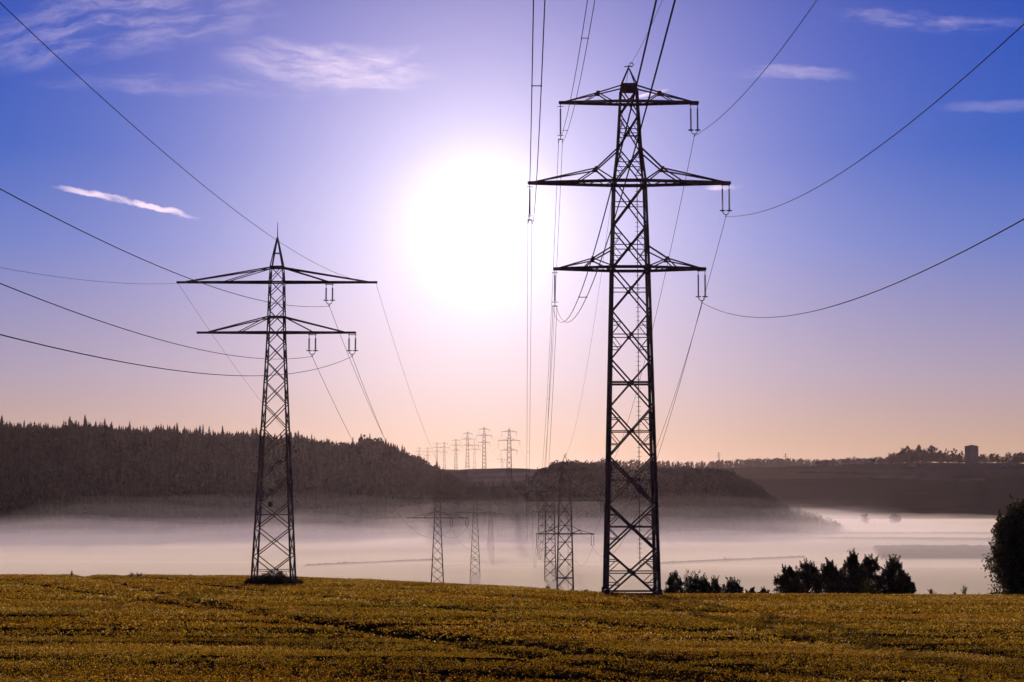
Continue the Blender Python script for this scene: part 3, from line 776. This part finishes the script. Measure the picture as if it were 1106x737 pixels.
for kind, v in variants:
    r = np.random.default_rng(len(vmesh)); k = len(v) // 4
    vmesh.append(mesh_np('conifer' if kind == 'conifer' else 'broadleaf_tree', v, np.arange(len(v)).reshape(-1, 4), rnd=np.repeat(r.random(k), 4)))
for i, m_ in enumerate(vmesh): m_.materials.append(M['needle'] if i < 4 else M['wood'])
def forest(spots, conif, name, label, seed, n_single, s_label, s_group, hs=1.0, prof=None):
    """spots: x, y of every tree; those that stand out on the skyline become single trees, the rest one wood"""
    r = np.random.default_rng(seed); spots = np.array(spots); x, yv = spots[:, 0], spots[:, 1]
    z = terrain(x, yv); px = pxu(x / yv)
    isc = r.random(len(x)) < conif(px); var = np.where(isc, r.integers(0, 4, len(x)), r.integers(4, 8, len(x)))
    sc = r.uniform(.72, 1.12, len(x)) * hs; sc = np.where(isc & (r.random(len(x)) < .12), sc * 1.2, sc)
    hts = np.array([v[:, 2].max() for _, v in variants])[var] * sc
    top = HOR - (z + hts) / yv * F
    if prof is not None:                                  # keep heights near the photographed treeline
        lim = np.interp(px, *prof) + 11 * (fbm(px / 20, px * 0, seed + 40, 4) - .42) + r.normal(0, 1.6, len(x)) - np.where(isc, r.exponential(3.0, len(x)) - 1.5, -1.5)
        need = (HOR - lim) / F * yv - z
        over = top < lim - 1; sc = np.where(over, sc * np.clip(need / hts, .35, 1), sc)
        hts = np.array([v[:, 2].max() for _, v in variants])[var] * sc; top = HOR - (z + hts) / yv * F
    # how far each sticks out above its neighbours in the picture
    binw = 4; b = (px / binw).astype(int); order = np.argsort(top); seen = {}; single = []
    for i in order:
        c_ = seen.get(b[i], 0)
        if c_ < 2: single.append(i); seen[b[i]] = c_ + 1
    inframe = [i for i in single if -20 < px[i] < 1126]; inframe = inframe[:n_single]; sset = set(inframe)
    rot = r.uniform(0, 2 * np.pi, len(x)); clus = fbm(x / 38, yv / 38, seed + 60, 3)
    for i in inframe:
        me = vmesh[var[i]]; o = bpy.data.objects.new(me.name.split('.')[0], me); C.objects.link(o)
        o.location = (x[i], yv[i], z[i] - .3); o.rotation_euler = (0, 0, rot[i]); o.scale = (sc[i],) * 3
        if var[i] < 4: tag(o, 'dark spiky conifer on the skyline of ' + s_label, 'conifer', 'conifers along ' + s_group)
        else: tag(o, 'round topped broadleaf tree on the skyline of ' + s_label, 'tree', 'broadleaf trees along ' + s_group)
    for kind, sel, mat in (('conifer', var < 4, M['needle']), ('broad', var >= 4, M['wood'])):
        VV = []; RR = []
        for i in np.nonzero(sel)[0]:
            if i in sset: continue
            v = variants[var[i]][1]; c_, s_ = math.cos(rot[i]), math.sin(rot[i])
            VV.append(np.stack([(v[:, 0] * c_ - v[:, 1] * s_) * sc[i] + x[i], (v[:, 0] * s_ + v[:, 1] * c_) * sc[i] + yv[i], v[:, 2] * sc[i] + z[i] - .3], -1))
            RR.append(np.repeat(np.clip(r.random() * .45 + .3 * r.random(len(v) // 4) + 1.1 * (clus[i] - .38), 0, 1), 4))
        if VV:
            VV = np.concatenate(VV); me = mesh_np(name, VV, np.arange(len(VV)).reshape(-1, 4), rnd=np.concatenate(RR))
            tag(link_mesh(name, me, mat), ('spruce and fir of ' if kind == 'conifer' else 'broadleaf trees of ') + label, 'woodland', kind='stuff')
r = np.random.default_rng(12)
def scatter(pxa, pxb, y0, y1, step, rr, cond):
    out = []; yv = y0
    while yv < y1:
        xv = at(pxa, yv)
        while xv < at(pxb, yv):
            xx, yy = xv + rr.normal(0, step * .3), yv + rr.normal(0, step * .3)
            if cond(xx, yy): out.append((xx, yy))
            xv += step
        yv += step
    return out
def up_on(h, lo=2.5): return lambda x, y: tz(x, y) > FLOOR + lo
def filt(sp, lo=2.5):
    a = np.array(sp); return a[terrain(a[:, 0], a[:, 1]) > FLOOR + lo]
ok = lambda x, y: True
TL_LEFT = ([-400, 0, 20, 60, 75, 130, 150, 205, 250, 300, 330, 352, 360, 384, 388, 405, 425, 450, 470, 480, 497, 505],
           [462, 459, 457, 462, 458, 463, 461, 465, 468, 470, 471, 476, 482, 481, 472, 473, 478, 491, 503, 506, 518, 545])
sp = filt(scatter(-220, 505, 1505, 2090, 8.6, r, ok))
forest(sp, lambda px: np.where(px < 380, .55, np.where(px < 435, .35, .06)), 'woodland', 'the dark wood on the left slope', 3, 150, 'the left wood', 'the top of the left wood', hs=1.22, prof=TL_LEFT)
TL_MID = ([556, 572, 584, 600, 640, 660, 700, 740, 770, 790, 812, 828, 850, 878, 908], [560, 522, 502, 497, 499, 500, 503, 502, 504, 510, 520, 532, 545, 558, 569])
sp = filt(scatter(556, 912, 1480, 1860, 7.5, r, ok))
forest(sp, lambda px: px * 0 + .03, 'woodland', 'the wood right of the pylon gap', 4, 70, 'the middle wood', 'the top of the middle wood', prof=TL_MID)
sp = filt(scatter(478, 585, 1380, 1590, 8.0, r, ok))
forest(sp, lambda px: px * 0 + .1, 'woodland', 'the low dark rise between the two woods', 5, 10, 'the low rise in the gap', 'the low rise in the gap', hs=.42)
# a farther wooded ridge seen in the dip at the left, and one behind the village
def far_band(pxa, pxb, D, z0, name, label, seed, step, top):
    rr = np.random.default_rng(seed); VV = []; RR = []
    for row in range(3):
        xv = at(pxa, D)
        while xv < at(pxb, D):
            xx = xv + rr.normal(0, 2); yy = D + row * 18 + rr.normal(0, 5); px = pxu(xx / yy); k = rr.integers(4, 8) if rr.random() < .85 else rr.integers(0, 4); v = variants[k][1]
            zz = tz(xx, yy); need = (HOR - np.interp(px, *top)) / F * yy - zz + rr.normal(0, 2.2); s_ = max(.35, need / v[:, 2].max())
            VV.append(np.stack([v[:, 0] * max(s_, 1.15) + xx, v[:, 1] + yy, v[:, 2] * s_ + zz], -1)); RR.append(np.repeat(rr.random(len(v) // 4), 4)); xv += step
    VV = np.concatenate(VV); tag(link_mesh(name, mesh_np(name, VV, np.arange(len(VV)).reshape(-1, 4), rnd=np.concatenate(RR)), M['wood']), label, 'woodland', kind='stuff')
far_band(770, 905, 4300, 0, 'woodland', 'pale far wood on the skyline left of the village', 1, 6, ([760, 790, 830, 860, 905], [500, 497, 496, 496, 499]))
far_band(300, 400, 2500, 0, 'woodland', 'pale farther wood showing through the dip in the left treeline', 2, 7, ([300, 350, 385, 400], [480, 478, 480, 483]))
far_band(1056, 1120, 3300, 0, 'woodland', 'low trees along the skyline right of the square tower', 3, 7, ([1056, 1080, 1090, 1120], [492, 493, 490, 492]))
far_band(600, 780, 3900, 0, 'woodland', 'far trees behind the middle wood', 4, 9, ([600, 650, 780], [503, 497, 500]))

far_band(963, 1046, 3240, 0, 'woodland', 'dense trees filling the foot of the village clump', 5, 4.5, ([960, 975, 1010, 1046], [493, 487, 489, 493]))
far_band(886, 966, 3340, 0, 'woodland', 'low trees behind the village houses', 6, 6, ([886, 930, 966], [497, 495.5, 494]))
M['maize'] = material('tall_crop', varied((.055, .038, .022), (.085, .06, .034), .25), 0.95, 0, 0.0)
def crop_block(name, corners, h, seed, label, cat, group=None, kind=None, mat='maize', nu=70, nv=24):
    """a body of standing crop with an uneven top; corners a, b (near side), c, d (far side)"""
    a, b, c_, d = [np.array(p, float) for p in corners]
    u = np.linspace(0, 1, nu)[None, :, None]; v = np.linspace(0, 1, nv)[:, None, None]
    G = (a * (1 - u) + b * u) * (1 - v) + (d * (1 - u) + c_ * u) * v
    Gx, Gy = G[..., 0], G[..., 1]; z0 = terrain(Gx, Gy) - .3
    e = np.minimum(np.minimum(u, 1 - u) * nu / 1.5, np.minimum(v, 1 - v) * nv / 1.5)[..., 0].clip(0, 1)
    rr = np.random.default_rng(seed); zt = z0 + .3 + (h + rr.normal(0, .22, z0.shape) + 1.0 * (fbm(Gx / 30, Gy / 40, seed) - .5)) * e
    n_ = nu * nv; ii = np.arange(n_).reshape(nv, nu); q = np.stack([ii[:-1, :-1], ii[:-1, 1:], ii[1:, 1:], ii[1:, :-1]], -1).reshape(-1, 4)
    bd = np.array(list(ii[0, :]) + list(ii[1:, -1]) + list(ii[-1, -2::-1]) + list(ii[-2:0:-1, 0])); nb_ = np.roll(bd, -1)
    me = mesh_np(name, np.concatenate([np.stack([Gx, Gy, zt], -1).reshape(-1, 3), np.stack([Gx, Gy, z0 - .5], -1).reshape(-1, 3)]), np.concatenate([q, q[:, ::-1] + n_, np.stack([nb_, bd, bd + n_, nb_ + n_], -1)]))
    tag(link_mesh(name, me, M[mat]), label, cat, group, kind)
crop_block('maize', [(at(948, 985), 985), (at(1150, 985), 985), (at(1150, 1190), 1190), (at(938, 1200), 1200)], 2.6, 1, 'dark strip of maize standing in the valley field at the right', 'crop', kind='stuff')
crop_block('field_margin', [(at(690, 915), 915), (at(868, 1015), 1015), (at(868, 1027), 1027), (at(690, 925), 925)], 1.35, 2, 'thin dark weedy margin slanting across the pale valley fields', 'field margin', 'weedy margins between the valley fields', nv=8, nu=160)
crop_block('field_margin', [(at(830, 1385), 1385), (at(1180, 1330), 1330), (at(1180, 1400), 1400), (at(850, 1440), 1440)], 1.7, 3, 'broad dull margin behind the maize strip in the valley', 'field margin', 'weedy margins between the valley fields', nv=10, nu=160)
crop_block('field_margin', [(at(330, 905), 905), (at(480, 985), 985), (at(480, 992), 992), (at(330, 911), 911)], 1.1, 4, 'faint margin line in the mist right of the slender pylon', 'field margin', 'weedy margins between the valley fields', nv=8, nu=160)
crop_block('field_margin', [(at(866, 1560), 1560), (at(1180, 1560), 1560), (at(1180, 1600), 1600), (at(866, 1590), 1590)], 1.7, 5, 'thin dark margin across the mist below the two lone trees', 'field margin', 'weedy margins between the valley fields', nv=8, nu=160)
m = MB(); m.bar((0, 0, -.5), (0, 0, 3.0), .35); m.bar((-.5, 0, 2.7), (.5, 0, 2.7), .3)
x = at(781, 960); tag(m.build('post', M['bark'], loc=(x, 960, tz(x, 960))), 'tiny wooden post standing alone in the pale valley field', 'post')
def field_tree(px, D, H, R, lab, group, seed, cat='tree', conif=False, mat=None):
    rr = np.random.default_rng(seed); x = at(px, D); root = empty('tree', (x, D, tz(x, D)))
    if conif: v = conifer_np(rr, H, R)
    else:
        pts, _ = crown_points(16, 50, R, H * .85, H * .14, rr, blob=(.34, .55)); v = leaves_np(pts, max(.35, R * .13), rr)
    link_mesh('crown', mesh_np('crown', v, np.arange(len(v)).reshape(-1, 4), rnd=np.repeat(rr.random(len(v) // 4), 4)), mat or M['wood'], root)
    m = MB(); m.tube([(0, 0, -.5), (.1, 0, H * .3), (0, .1, H * .7)], [R * .1, R * .07, .05], 6)
    if not conif:
        for a in np.linspace(0, 6.28, 6)[:-1]: m.tube([(0, 0, H * .25), (R * .5 * math.cos(a), R * .5 * math.sin(a), H * .6)], [R * .05, .03], 5)
    m.build('trunk', M['bark'], root); return tag(root, lab, cat, group)
VG = 'trees on the village hill'
field_tree(933, 2050, 13, 6.5, 'left one of the two lone trees standing in the valley mist', 'lone trees in the mist', 1)
field_tree(964, 2080, 12, 8.0, 'right and wider one of the two lone trees in the valley mist', 'lone trees in the mist', 2)
for i, (px, D, top, Rm, lab) in enumerate([
        (832, 3230, 498.5, 5, 'round tree standing alone on the field skyline, darkest of its row'), (809, 3600, 496.5, 6, 'left pale round tree in front of the far wood'), (824, 3600, 497, 6, 'right pale round tree in front of the far wood'),
        (980, 3180, 482, 15, 'widest bare topped tree of the village clump'), (992, 3200, 480.5, 15, 'tall airy tree at the top of the village clump'), (1005, 3190, 481, 14, 'tall rounded tree right of the airy one in the village clump'),
        (972, 3150, 489, 11, 'low dense tree at the left end of the village clump'), (1015, 3180, 486, 8, 'first small tree right of the tall village clump'), (1022, 3180, 484, 6, 'narrow tree between the village clump and the square tower'),
        (1030, 3180, 484, 8, 'rounded tree second from the square tower'), (1038, 3180, 487, 6, 'small tree next to the left side of the square tower'), (1060, 3180, 491, 8, 'low round tree right beside the square tower'),
        (1069, 3180, 490, 7, 'bushy tree second right of the square tower'), (1077, 3180, 491, 6, 'dome shaped tree third right of the square tower'), (1099, 3250, 490, 9, 'round tree near the right end of the village skyline'),
        (965, 3180, 493, 9, 'dark low tree between the houses and the village clump'), (950, 3180, 495, 8, 'dark round bushy tree right of the village roofs')]):
    x = at(px, D); H = max(zpx(top, D) - tz(x, D), 5)
    field_tree(px, D, H, Rm, lab, VG, 60 + i)

# ------------------------------------------------------------------ village
M['plaster'] = material('house_plaster', varied((.15, .13, .14), (.22, .19, .20), .3), 0.9)  # wall colour lowered to hold the shade on the fronts
M['plaster2'] = material('grey_plaster', varied((.09, .075, .085), (.14, .12, .13), .3), 0.9)
M['tower'] = material('tower_concrete', varied((.075, .06, .065), (.11, .09, .095), .4), 0.9)
M['roof'] = material('roof_tiles', varied((.07, .035, .03), (.12, .06, .045), .8), 0.8)
M['glass'] = material('window_glass', varied((.02, .025, .03), (.04, .045, .05), .5), 0.1, 0, .5)
def house(px, D, w, d, h, rh, rz, lab, mat='plaster', hip=False):
    x = at(px, D); root = empty('house', (x, D, tz(x, D) - .3), rz)
    m = MB(); m.box(-w / 2, -d / 2, 0, w / 2, d / 2, h)
    if not hip: m.poly([(-w / 2, -d / 2 + .01, h), (-w / 2, d / 2 - .01, h), (-w / 2, 0, h + rh - .15), (w / 2, -d / 2 + .01, h), (w / 2, d / 2 - .01, h), (w / 2, 0, h + rh - .15)], [(0, 1, 2), (3, 5, 4)])
    m.build('wall', M[mat], root)
    e = .6; q = w * .28 if hip else -e
    m = MB(); a = [(-w / 2 - e, -d / 2 - e, h - .1), (w / 2 + e, -d / 2 - e, h - .1), (w / 2 + e, d / 2 + e, h - .1), (-w / 2 - e, d / 2 + e, h - .1)]
    t = [(-w / 2 + q, 0, h + rh), (w / 2 - q, 0, h + rh)]
    dn = lambda p: (p[0], p[1], p[2] - .22)
    vs = a + t + [dn(p) for p in a]
    m.poly(vs, [(0, 1, 5, 4), (2, 3, 4, 5), (1, 2, 5), (3, 0, 4), (6, 9, 8, 7), (0, 6, 7, 1), (1, 7, 8, 2), (2, 8, 9, 3), (3, 9, 6, 0)])
    rf = m.build('roof', M['roof'], root)
    m = MB(); m.box(w * .18, -.4, h + rh * .5, w * .18 + .8, .4, h + rh + .9); m.build('chimney', M['roof'], rf)
    for k in range(3):
        xx = -w / 2 + w * (k + .5) / 3
        for zz in ([1.0, 3.7] if h > 5 else [1.0]):
            m = MB(); m.box(xx - .6, -d / 2 - .06, zz, xx + .6, -d / 2 + .02, zz + 1.3); m.build('window', M['glass'], root)
    tag(root, lab, 'house', 'houses of the village on the hill')
HS = [(883, 3300, 13, 10, 4.8, 5, 0.2, 'leftmost dark roofed house of the village on the ridge', 'plaster2', True), (897, 3280, 14, 10, 5.2, 5, -.3, 'second house from the left on the village ridge', 'plaster2', True),
      (911, 3240, 17, 11, 5.6, 5.5, .1, 'largest house of the village, with a broad hipped roof and pale front', 'plaster', True), (926, 3240, 14, 10, 5.4, 5, -.15, 'pale fronted house right of the largest one', 'plaster', True),
      (939, 3230, 13, 10, 5, 4.5, .4, 'gabled house at the right end of the pale fronted row', 'plaster', False), (919, 3180, 9, 8, 3.2, 3, .2, 'small low house in front of the pale fronted row', 'plaster2', False),
      (957, 3190, 12, 9, 4.5, 4, .8, 'house half hidden between low trees left of the village clump', 'plaster2', False), (984, 3080, 10, 8, 4, 3.6, .3, 'small house below the tall village trees', 'plaster', False),
      (995, 3085, 11, 8, 4.4, 3.6, -.4, 'gabled house under the village trees, second of the pair', 'plaster2', False), (1083, 3060, 13, 9, 4.8, 4.5, .15, 'pale gabled house on the slope right of the square tower', 'plaster2', False),
      (1091, 3120, 13, 9, 4.8, 4.5, -.2, 'darker house behind the pale gabled one at the right', 'plaster2', True)]
for h_ in HS: house(*h_)
D = 3210; x = at(1048.5, D); zb = tz(x, D); H = zpx(482.5, D) - zb; root = empty('tower', (x, D, zb - .5), rad(20)); w = 8.6
m = MB(); m.box(-w, -w, 0, w, w, H); m.build('shaft', M['tower'], root)
m = MB(); m.box(-w - .4, -w - .4, H - .02, w + .4, w + .4, H + .7); m.poly([(-w - .4, -w - .4, H + .7), (w + .4, -w - .4, H + .7), (w + .4, w + .4, H + .7), (-w - .4, w + .4, H + .7), (0, 0, H + 3.4)], [(0, 1, 4), (1, 2, 4), (2, 3, 4), (3, 0, 4)]); m.build('roof', M['roof'], root)
for k in range(4):
    m = MB(); m.box(-1, -w - .08, 5 + k * 6, 1, -w + .02, 7.2 + k * 6); m.build('window', M['glass'], root)
tag(root, 'square grey tower with a low pyramid roof above the village', 'tower')
def mast(px, D, top, lab):
    x = at(px, D); zb = tz(x, D); H = zpx(top, D) - zb; root = empty('mast', (x, D, zb)); m = MB()
    for p in square(1.8, 0): m.angle(p, (p.x * .2, p.y * .2, H), .5)
    for k in range(8):
        a = square(1.8 * (1 - .8 * k / 8), H * k / 8); b = square(1.8 * (1 - .8 * (k + 1) / 8), H * (k + 1) / 8)
        for i in range(4): m.angle(a[i], b[(i + 1) % 4], .3)
    m.build('lattice', M['steel'], root)
    m = MB(); m.bar((-7, 0, H * .8), (7, 0, H * .8), .5); m.bar((-5, 0, H * .93), (5, 0, H * .93), .5); m.build('cross_arm', M['steel'], root); tag(root, lab, 'mast', 'tiny masts on the far skyline')
mast(776, 4250, 489, 'tiny mast on the far skyline right of the tallest pylon'); mast(848, 4250, 490, 'tiny mast on the far skyline left of the village houses')

# ------------------------------------------------------------------ air and mist
def volume(name, density, colour, g, label):
    m = bpy.data.materials.new(name); m.use_nodes = True; m.node_tree.nodes.clear(); k = N(m.node_tree)
    p = k.new('ShaderNodeVolumePrincipled'); p.inputs['Color'].default_value = (*colour, 1); p.inputs['Density'].default_value = density; p.inputs['Anisotropy'].default_value = g
    k.put(k.new('ShaderNodeOutputMaterial').inputs['Volume'], p.outputs[0]); return m
hz = MB(); hz.box(-6500, -60, -140, 6500, 9200, 120)
tag(hz.build('haze', volume('haze_air', .000008, (.95, .72, .88), .74, '')), 'thin morning haze filling the whole view', 'haze', kind='stuff')
def mist_bank(y0, y1, top, dens, x0, x1, seed, amp, label, g=.35, colour=(.93, .88, .93), front=.12, back=.12):
    nx, ny = 110, 90
    xs = np.linspace(x0, x1, nx); ys = np.linspace(y0, y1, ny); XX, YY = np.meshgrid(xs, ys)
    edge = sst(YY, y0, y0 + (y1 - y0) * front) * (1 - sst(YY, y1 - (y1 - y0) * back, y1)) * sst(XX, x0, x0 + (x1 - x0) * .12) * (1 - sst(XX, x1 - (x1 - x0) * .12, x1))
    ZT = -46 + (top + 46 + amp * ((fbm(XX / 150, YY / 330, seed) - .5) * 2 + (fbm(XX / 45, YY / 120, seed + 9) - .5) * .9)) * np.maximum(edge, .02)
    tv = np.stack([XX, YY, ZT], -1).reshape(-1, 3); bv = np.stack([XX, YY, XX * 0 - 60], -1).reshape(-1, 3)
    ii = np.arange(nx * ny).reshape(ny, nx); q = np.stack([ii[:-1, :-1], ii[:-1, 1:], ii[1:, 1:], ii[1:, :-1]], -1).reshape(-1, 4)
    nn = nx * ny; fs = [q, q[:, ::-1] + nn]
    bd = list(ii[0, :]) + list(ii[1:, -1]) + list(ii[-1, -2::-1]) + list(ii[-2:0:-1, 0]); bd = np.array(bd); nb_ = np.roll(bd, -1)
    fs.append(np.stack([nb_, bd, bd + nn, nb_ + nn], -1))
    me = mesh_np('mist', np.concatenate([tv, bv]), np.concatenate(fs), smooth=True)
    tag(link_mesh('mist', me, volume('mist_air', dens, colour, g, '')), label, 'mist', kind='stuff')
UP = (.92, .83, .94)
mist_bank(430, 1750, -37.6, .013, -1500, 1600, 1, .45, 'dense pale mist on the near valley floor, thickened to brighten the fields', g=.5, colour=(.97, .86, .79), front=.08, back=.6)  # extra density added to stand in for sunlight glowing on the fields
mist_bank(425, 2600, -37.2, .009, -1500, 1600, 11, .5, 'pale mist lying on the whole valley floor', g=.40, colour=(.95, .85, .78), front=.05)
mist_bank(420, 2750, -32, .0010, -760, 1000, 2, 4, 'low mist just above the valley floor', g=.40, colour=(.95, .86, .82))
mist_bank(500, 2650, -26, .0006, -560, 560, 3, 6.0, 'mist drifting at half depth of the valley', g=.42, colour=UP)
mist_bank(600, 2600, -21, .0004, -480, 440, 4, 7.0, 'thin mist reaching up the foot of the woods', g=.42, colour=UP)
mist_bank(700, 2500, -16, .0003, -440, 400, 5, 9.0, 'thin veil of mist before the dark woods', g=.42, colour=UP, front=.3)
mist_bank(800, 2400, -10, .0002, -420, 350, 6, 10.0, 'higher veil of mist before the woods', g=.42, colour=UP, front=.3)
mist_bank(800, 2300, -4, .00010, -400, 330, 7, 11.0, 'highest and faintest veil of mist before the woods', g=.42, colour=UP, front=.3)
